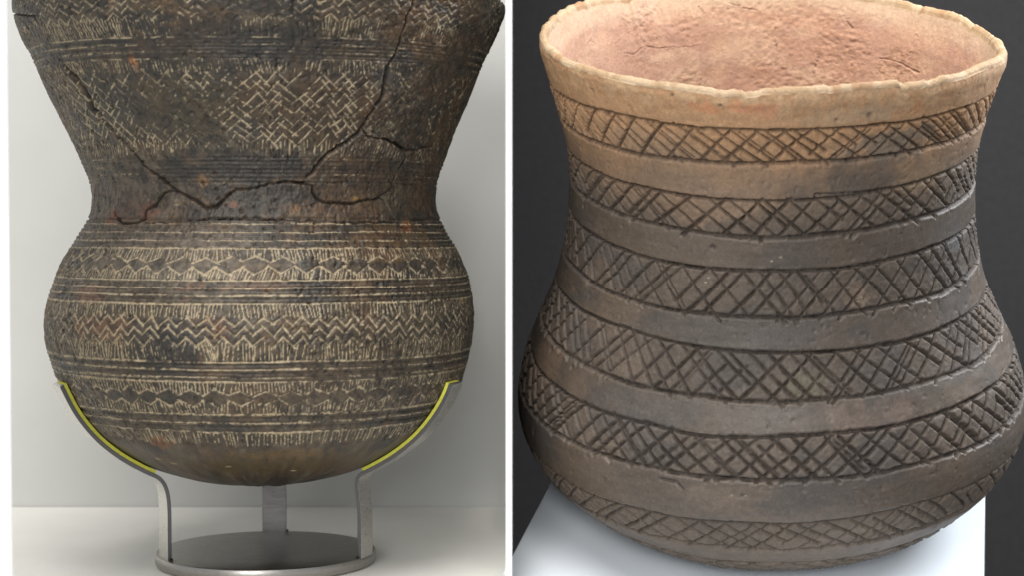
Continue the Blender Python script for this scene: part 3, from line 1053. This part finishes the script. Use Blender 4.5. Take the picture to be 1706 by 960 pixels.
    small = np.clip(fbm(TH, VV, 11, 427, 380, 2) - 0.76, 0, 1) * 9
    disp -= 4.0 * pits + 1.0 * small + 1.3 * tiny.g
    P2 = P + N * disp[..., None]

    # colour: buff round the rim, fired grey-brown below, smoky patches
    n1 = fbm(TH, VV, 170, 431, 380, 4)
    n2 = fbm(TH, VV, 60, 432, 380, 4, aspect=1.8)
    n3 = fbm(TH, VV, 16, 433, 380, 3)
    col = np.zeros(P.shape, np.float32) + np.array((0.086, 0.069, 0.056), np.float32)
    t_buff = sstep(215, 415, VV + 60 * (n2 - 0.5) + 60 * (n1 - 0.5))
    col = mixc(col, (0.150, 0.114, 0.085), sstep(170, 310, VV + 70 * (n1 - 0.5)))
    col = mixc(col, (0.38, 0.228, 0.125), t_buff)
    col = mixc(col, (0.46, 0.33, 0.205), rimz * sstep(0.4, 0.65, n3) * 0.5)
    low_m = 1 - sstep(120, 260, VV)
    col = mixc(col, (0.122, 0.094, 0.073), low_m * sstep(0.52, 0.70, n1) * 0.7)
    col = mixc(col, (0.067, 0.060, 0.056), low_m * sstep(0.52, 0.68, n2) * 0.7)
    col = mixc(col, (0.120, 0.093, 0.070), (1 - sstep(-260, -170, VV)) * 0.65)

    def patch(x, y, rx, ry, c, s_=1.0, ragged=0.8, soft=0.4):
        nonlocal col
        t, v = inv(x, y)
        rad = float(np.interp(v, V, rV))
        d = np.hypot((TH - t) * rad / rx, (VV - v) / ry) + ragged * 2 * (fbm(TH, VV, max(7, min(rx, ry) * 0.7), int(x * 3 + y), 380, 3) - 0.5)
        col = mixc(col, c, (1 - sstep(1 - soft, 1 + soft, d)) * s_)

    smoke = (0.088, 0.078, 0.072)
    patch(1425, 300, 80, 28, smoke, .7, soft=0.8)
    patch(1300, 245, 110, 30, (0.33, 0.205, 0.115), .6)
    patch(1500, 240, 70, 26, (0.15, 0.125, 0.10), .8)
    patch(1170, 350, 45, 26, (0.21, 0.145, 0.10), .7)
    patch(1230, 340, 60, 20, (0.23, 0.16, 0.11), .5)
    patch(1540, 290, 60, 22, (0.25, 0.18, 0.115), .6)
    patch(1080, 240, 80, 20, (0.24, 0.17, 0.115), .5)
    patch(1175, 178, 26, 8, (0.46, 0.22, 0.115), .8)
    patch(1245, 180, 22, 9, (0.44, 0.20, 0.11), .8)
    patch(1285, 185, 14, 10, (0.42, 0.20, 0.11), .7)
    patch(1530, 175, 8, 12, (0.40, 0.20, 0.10), .6)
    patch(1460, 188, 32, 12, (0.30, 0.22, 0.15), .6)
    patch(1395, 195, 60, 14, (0.32, 0.235, 0.155), .5)
    patch(905, 600, 45, 45, (0.17, 0.118, 0.084), .6, soft=0.9)
    patch(940, 790, 90, 40, (0.135, 0.098, 0.068), .7, soft=0.9)
    patch(1060, 690, 60, 25, (0.085, 0.080, 0.078), .6, soft=0.9)
    patch(1640, 500, 40, 30, (0.16, 0.13, 0.11), .5)
    patch(1650, 770, 50, 40, (0.185, 0.145, 0.105), .7)
    patch(1450, 700, 80, 22, (0.16, 0.12, 0.10), .5)
    patch(1350, 830, 50, 20, (0.085, 0.080, 0.078), .7)
    patch(1200, 830, 50, 16, (0.15, 0.115, 0.09), .5)
    patch(1430, 495, 20, 18, (0.17, 0.125, 0.09), .7)
    patch(1340, 640, 28, 18, (0.11, 0.10, 0.07), .6)
    patch(1590, 400, 30, 14, (0.10, 0.098, 0.10), .7)
    col = col * (0.83 + 0.15 * t_buff)[..., None] * np.array((1.04, 1.0, 0.955), np.float32)
    # groove shade painted into the colour, over darker clay bared by the tool
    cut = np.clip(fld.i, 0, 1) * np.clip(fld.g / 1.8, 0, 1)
    skin = np.clip(0.25 + 0.55 * t_buff, 0, 0.75)
    col = col * (1 + 0.30 * (fbm(TH, VV, 6, 435, 380, 2) - 0.5) + 0.25 * (fbm(TH, VV, 5, 436, 380, 2, aspect=7) - 0.5))[..., None]
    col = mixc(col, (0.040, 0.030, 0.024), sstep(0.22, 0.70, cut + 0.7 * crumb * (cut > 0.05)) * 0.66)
    col = mixc(col, (0.05, 0.04, 0.035), np.clip(pits * 1.2, 0, 1) * 0.6)
    speck = sstep(0.86, 0.93, fbm(TH, VV, 4.5, 434, 380, 1))
    col = mixc(col, (0.45, 0.40, 0.32), speck * 0.05)
    for (x, y) in ((1180, 462), (1176, 470), (1430, 503), (1436, 497), (1242, 828), (1219, 826), (1381, 794), (1196, 858), (1285, 435), (1300, 428)):
        patch(x, y, 1.7, 1.5, (0.40, 0.35, 0.24), .6, 0.2)
    rough = 0.49 + 0.24 * (n2 - 0.5) + 0.18 * inband + 0.2 * np.clip(cut, 0, 1) + 0.25 * t_buff
    P2 = P2 - np.array([0, 0, H_BASE])

    root = link(bpy.data.objects.new('hatched_beaker', None))
    root.empty_display_size = 0.02
    root.matrix_world = POT @ Matrix.Translation((0, 0, H_BASE * S))
    tag(root, 'grey-brown beaker with buff rim and cross-hatched bands on a white board', 'pottery vessel')
    cuts = [('rim_band', 421, 368.6, 'plain buff band under the uneven rim')]
    prev = None
    for i, (vt, vb) in enumerate(bands):
        if prev is not None:
            cuts.append(('plain_band', prev, vt, None))
        cuts.append(('hatched_band', vt, vb, 'faint worn hatching low on the belly' if i == 5 else None))
        prev = vb
    cuts.append(('base', prev, None, None))
    for name, va, vb, lab in cuts:
        i1 = int(np.argmin(np.abs(V - va)))
        i0 = 0 if vb is None else int(np.argmin(np.abs(V - vb)))
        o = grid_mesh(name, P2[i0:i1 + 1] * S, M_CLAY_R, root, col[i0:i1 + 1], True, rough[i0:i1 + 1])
        if lab:
            o['label'] = lab

    # ---- lip and inner wall
    th2 = columns(180, 900, 0)[:-1]
    lip_prof = [(421, 365), (426, 364), (429, 361.5), (430, 358), (429, 354), (425.5, 350.5), (418, 348.5)]
    n_l = 24
    lp = np.array(lip_prof)
    q = np.linspace(0, len(lp) - 1, n_l)
    lh = np.interp(q, np.arange(len(lp)), lp[:, 0])
    lr = np.interp(q, np.arange(len(lp)), lp[:, 1])
    T2, L2 = np.meshgrid(th2, lh)
    Q2 = np.meshgrid(th2, q)[1]
    wv = wob(421.0, T2) + rimwave(T2)
    thick = 9 * (fbm(T2, L2 * 0 + 4, 70, 441, 375, 4) - 0.62)
    RR = np.meshgrid(th2, lr)[1] - thick * sstep(2, 5, Q2)
    Lp = np.stack([RR * np.sin(T2) - LEAN * (L2 + wv), -RR * np.cos(T2), L2 + wv], -1)
    nl = wall_normals(Lp)
    if nl[n_l // 2, 10, 2] < 0:
        nl = -nl
    rough_l = (3.6 * (fbm(T2, Q2 * 2.2, 46, 442, 375, 4) - 0.5) + 2.2 * (fbm(T2, Q2 * 2.2, 5, 443, 375, 2) - 0.5)) * np.sin(np.pi * np.clip(Q2 / q[-1], 0, 1)) ** 0.4
    Lp = Lp + nl * rough_l[..., None]
    Lp[0] = np.stack([np.interp(th2, th, (P2[-1] + np.array([0, 0, H_BASE]))[:, k], period=2 * math.pi) for k in range(3)], -1)
    ln = fbm(T2, Q2 * 2.2, 26, 444, 375, 4)
    lc = np.zeros(Lp.shape, np.float32) + np.array((0.40, 0.275, 0.165), np.float32)
    lc = mixc(lc, (0.47, 0.35, 0.23), sstep(0.42, 0.62, ln))
    lc = mixc(lc, (0.34, 0.20, 0.11), sstep(0.60, 0.74, fbm(T2, Q2 * 2.2, 34, 445, 375, 4)) * 0.8)
    grid_mesh('lip', (Lp - np.array([0, 0, H_BASE])) * S, M_CLAY_IN, root, lc, True, np.full(T2.shape, 0.75))

    hi = np.concatenate([np.linspace(418, 215, 165), np.linspace(205, -330, 70), np.linspace(-340, -372, 14)])
    ri = np.interp(hi, [-372, -370, -360, -330, -280, -240, -200, -160, -120, -80, -30, 20, 70, 130, 190, 250, 310, 360, 395, 418],
                   [2, 150, 230, 300, 360, 384, 394, 394, 386, 373, 352, 333, 319, 310, 307, 309, 319, 329, 340.5, 348.5])
    T3, H3 = np.meshgrid(th2, hi)
    R3 = np.meshgrid(th2, ri)[1]
    f3 = sstep(-340, -200, H3)
    up3 = sstep(300, 418, H3)
    wv3 = (wob(421.0, T3) + rimwave(T3)) * up3
    top_th = thick[-1][None, :]
    IP = np.stack([(R3 - top_th * up3) * np.sin(T3) - LEAN * (H3 + wv3), -(R3 - top_th * up3) * np.cos(T3), H3 + wv3], -1)
    PXi, PYi = to_px(IP)
    PXi = np.where(np.cos(T3) < 0.2, PXi, 1e6)

    def invi(x, y):
        k = np.argmin((PXi - x) ** 2 + (PYi - y) ** 2)
        i, j = np.unravel_index(k, PXi.shape)
        return T3[i, j], H3[i, j]

    fi = Field(th2, hi[::-1].copy(), ri[::-1].copy(), np.ones_like(hi))

    def icrack(pts, w, d=1.0):
        qq = []
        for a, b in zip(pts[:-1], pts[1:]):
            n = max(1, int(math.hypot(b[0] - a[0], b[1] - a[1]) / 8))
            for m in range(n):
                f = m / n
                qq.append((a[0] + (b[0] - a[0]) * f + rng.normal(0, 1), a[1] + (b[1] - a[1]) * f + rng.normal(0, .8)))
        qq.append(pts[-1])
        gg = [invi(*p) for p in qq]
        w, d = w * 0.42, d * 0.5
        for a, b in zip(gg[:-1], gg[1:]):
            if abs(a[0] - b[0]) < 0.5:
                fi.stroke(a[0], a[1], b[0], b[1], w * rng.uniform(.7, 1.3), d * rng.uniform(.6, 1.1), 1.0, burr=0.5)

    icrack([(1038, 88), (1055, 90), (1066, 80), (1075, 76), (1100, 79), (1130, 78), (1160, 75)], 1.5, 1.2)
    icrack([(1027, 72), (1033, 66), (1045, 68)], 1.2)
    icrack([(978, 75), (984, 66), (990, 60)], 1.4)
    icrack([(984, 66), (992, 74)], 1.2)
    icrack([(940, 50), (952, 66)], 1.0)
    icrack([(1165, 10), (1172, 22)], 2.0, 1.6)
    icrack([(1190, 18), (1196, 24)], 1.6)
    icrack([(1215, 4), (1240, 12), (1262, 18)], 2.0, 1.5)
    icrack([(1362, 95), (1357, 108), (1356, 122)], 2.2, 1.8)
    icrack([(1290, 45), (1294, 60), (1293, 86)], 2.2, 1.5)
    icrack([(1334, 132), (1332, 142)], 2.0, 1.2)
    icrack([(1369, 130), (1364, 150)], 1.4, 1.0)
    icrack([(1411, 36), (1420, 46)], 3.2, 1.8)
    icrack([(1525, 56), (1528, 62)], 2.6, 1.4)
    icrack([(1465, 97), (1490, 101), (1510, 110), (1530, 120)], 2.6, 1.5)
    icrack([(1467, 112), (1462, 124)], 2.0, 1.3)
    icrack([(1500, 70), (1492, 82)], 1.6, 1.0)
    icrack([(1512, 12), (1522, 6)], 2.2, 1.4)
    gi = fi.g[::-1]
    bi = fi.b[::-1]
    TT, HH = T3, H3
    roughpatch = np.zeros_like(H3)
    for (x, y, rx, ry, a) in ((1065, 27, 48, 14, 1.0), (1140, 45, 40, 12, .6), (1078, 57, 28, 9, .6), (1235, 10, 60, 18, .9), (1300, 25, 70, 20, .7), (1395, 75, 50, 34, 1.0),
                              (1425, 90, 30, 16, .8), (1500, 108, 50, 16, .9), (1300, 70, 16, 34, .7), (1150, 136, 26, 10, .9), (1290, 120, 70, 22, .6), (1370, 140, 70, 14, .6)):
        t, v = invi(x, y)
        dt = (TT - t + math.pi) % (2 * math.pi) - math.pi
        d = np.hypot(dt * 330 / rx, (HH - v) / (ry * 2.4))
        roughpatch = np.maximum(roughpatch, a * (1 - sstep(0.5, 1.3, d)))
    m1 = fbm(TT, HH, 110, 451, 340, 3)
    m2 = fbm(TT, HH, 26, 452, 340, 4)
    m3 = fbm(TT, HH, 5.5, 453, 340, 2, aspect=1.2)
    m4 = fbm(TT, HH, 40, 454, 340, 3, aspect=3)
    di = 3.0 * (m1 - .5) + 1.4 * (m2 - .5) + 1.2 * (m4 - .5) + (0.8 + 2.4 * roughpatch) * (m3 - 0.5) - 5.0 * (0.25 + roughpatch) * np.clip(fbm(TT, HH, 9, 457, 340, 2) - 0.64, 0, 1) - 3.6 * gi + 1.4 * bi * (1 - np.clip(gi, 0, 1))
    di = di * (1 - sstep(400, 418, H3)) * f3
    ni = wall_normals(IP)
    k_mid = len(hi) // 2
    if (ni[k_mid, 5, :2] @ np.array([math.sin(th2[5]), -math.cos(th2[5])])) > 0:
        ni = -ni
    IP = IP + ni * di[..., None]
    IP[0] = Lp[-1]
    ic = np.zeros(IP.shape, np.float32) + np.array((0.455, 0.285, 0.192), np.float32)
    ic = mixc(ic, (0.36, 0.205, 0.145), sstep(0.45, 0.68, m1) * 0.8)
    ic = mixc(ic, (0.49, 0.335, 0.235), sstep(0.5, 0.7, m4) * 0.6)
    ic = mixc(ic, (0.36, 0.215, 0.16), sstep(0.55, 0.75, m2) * 0.55)
    ic = mixc(ic, (0.36, 0.20, 0.13), roughpatch * sstep(0.4, 0.65, m3) * 0.7)
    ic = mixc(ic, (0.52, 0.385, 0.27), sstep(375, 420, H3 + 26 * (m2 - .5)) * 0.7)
    ic = mixc(ic, (0.13, 0.07, 0.05), sstep(0.35, 0.9, gi) * 0.6)
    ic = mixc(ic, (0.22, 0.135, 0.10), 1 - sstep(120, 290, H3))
    ic = ic * (1 + 0.22 * (fbm(TT, HH, 6, 458, 340, 2) - 0.5))[..., None]
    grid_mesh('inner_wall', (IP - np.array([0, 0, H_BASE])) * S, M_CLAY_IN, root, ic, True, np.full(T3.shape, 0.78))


build_right()


# ------------------------------------------------------------------ sloping white board under the right vessel
def build_plinth():
    inv = POT.inverted()
    hb = (H_BASE - 1.0) * S

    def hit(x, y):
        d = CAM.to_3x3() @ Vector(((x - 853) / F, (480 - y) / F, -1))
        o_ = inv @ Vector((0, 0, CAMZ))
        v = inv.to_3x3() @ d
        t = (hb - o_.z) / v.z
        return o_ + v * t

    a0, a1 = hit(918, 803), hit(853.5, 925)
    b0, b1 = hit(1641, 821), hit(1638.5, 958)
    da, db = (a1 - a0).normalized(), (b1 - b0).normalized()
    back = 0.018
    c = [a0 - da * back, b0 - db * back, b1 + db * 0.09, a1 + da * 0.115]     # back left, back right, front right, front left
    root_m = POT @ Matrix.Translation((0, 0, hb))
    top = [POT @ p for p in c]
    zf = -0.1995
    v = top + [Vector((p.x, p.y, zf)) for p in top]
    org = Vector((top[0] + top[1] + top[2] + top[3]) / 4)
    org.z = zf
    v = [p - org for p in v]
    f = [(3, 2, 1, 0), (4, 5, 6, 7), (0, 1, 5, 4), (1, 2, 6, 5), (2, 3, 7, 6), (3, 0, 4, 7)]
    o = mesh_obj('display_plinth', v, f, M_PLINTH)
    o.location = org
    m = o.modifiers.new('bevel', 'BEVEL')
    m.width = 0.0006
    m.segments = 2
    tag(o, 'white sloping display board under the cross-hatched beaker', 'plinth')


build_plinth()
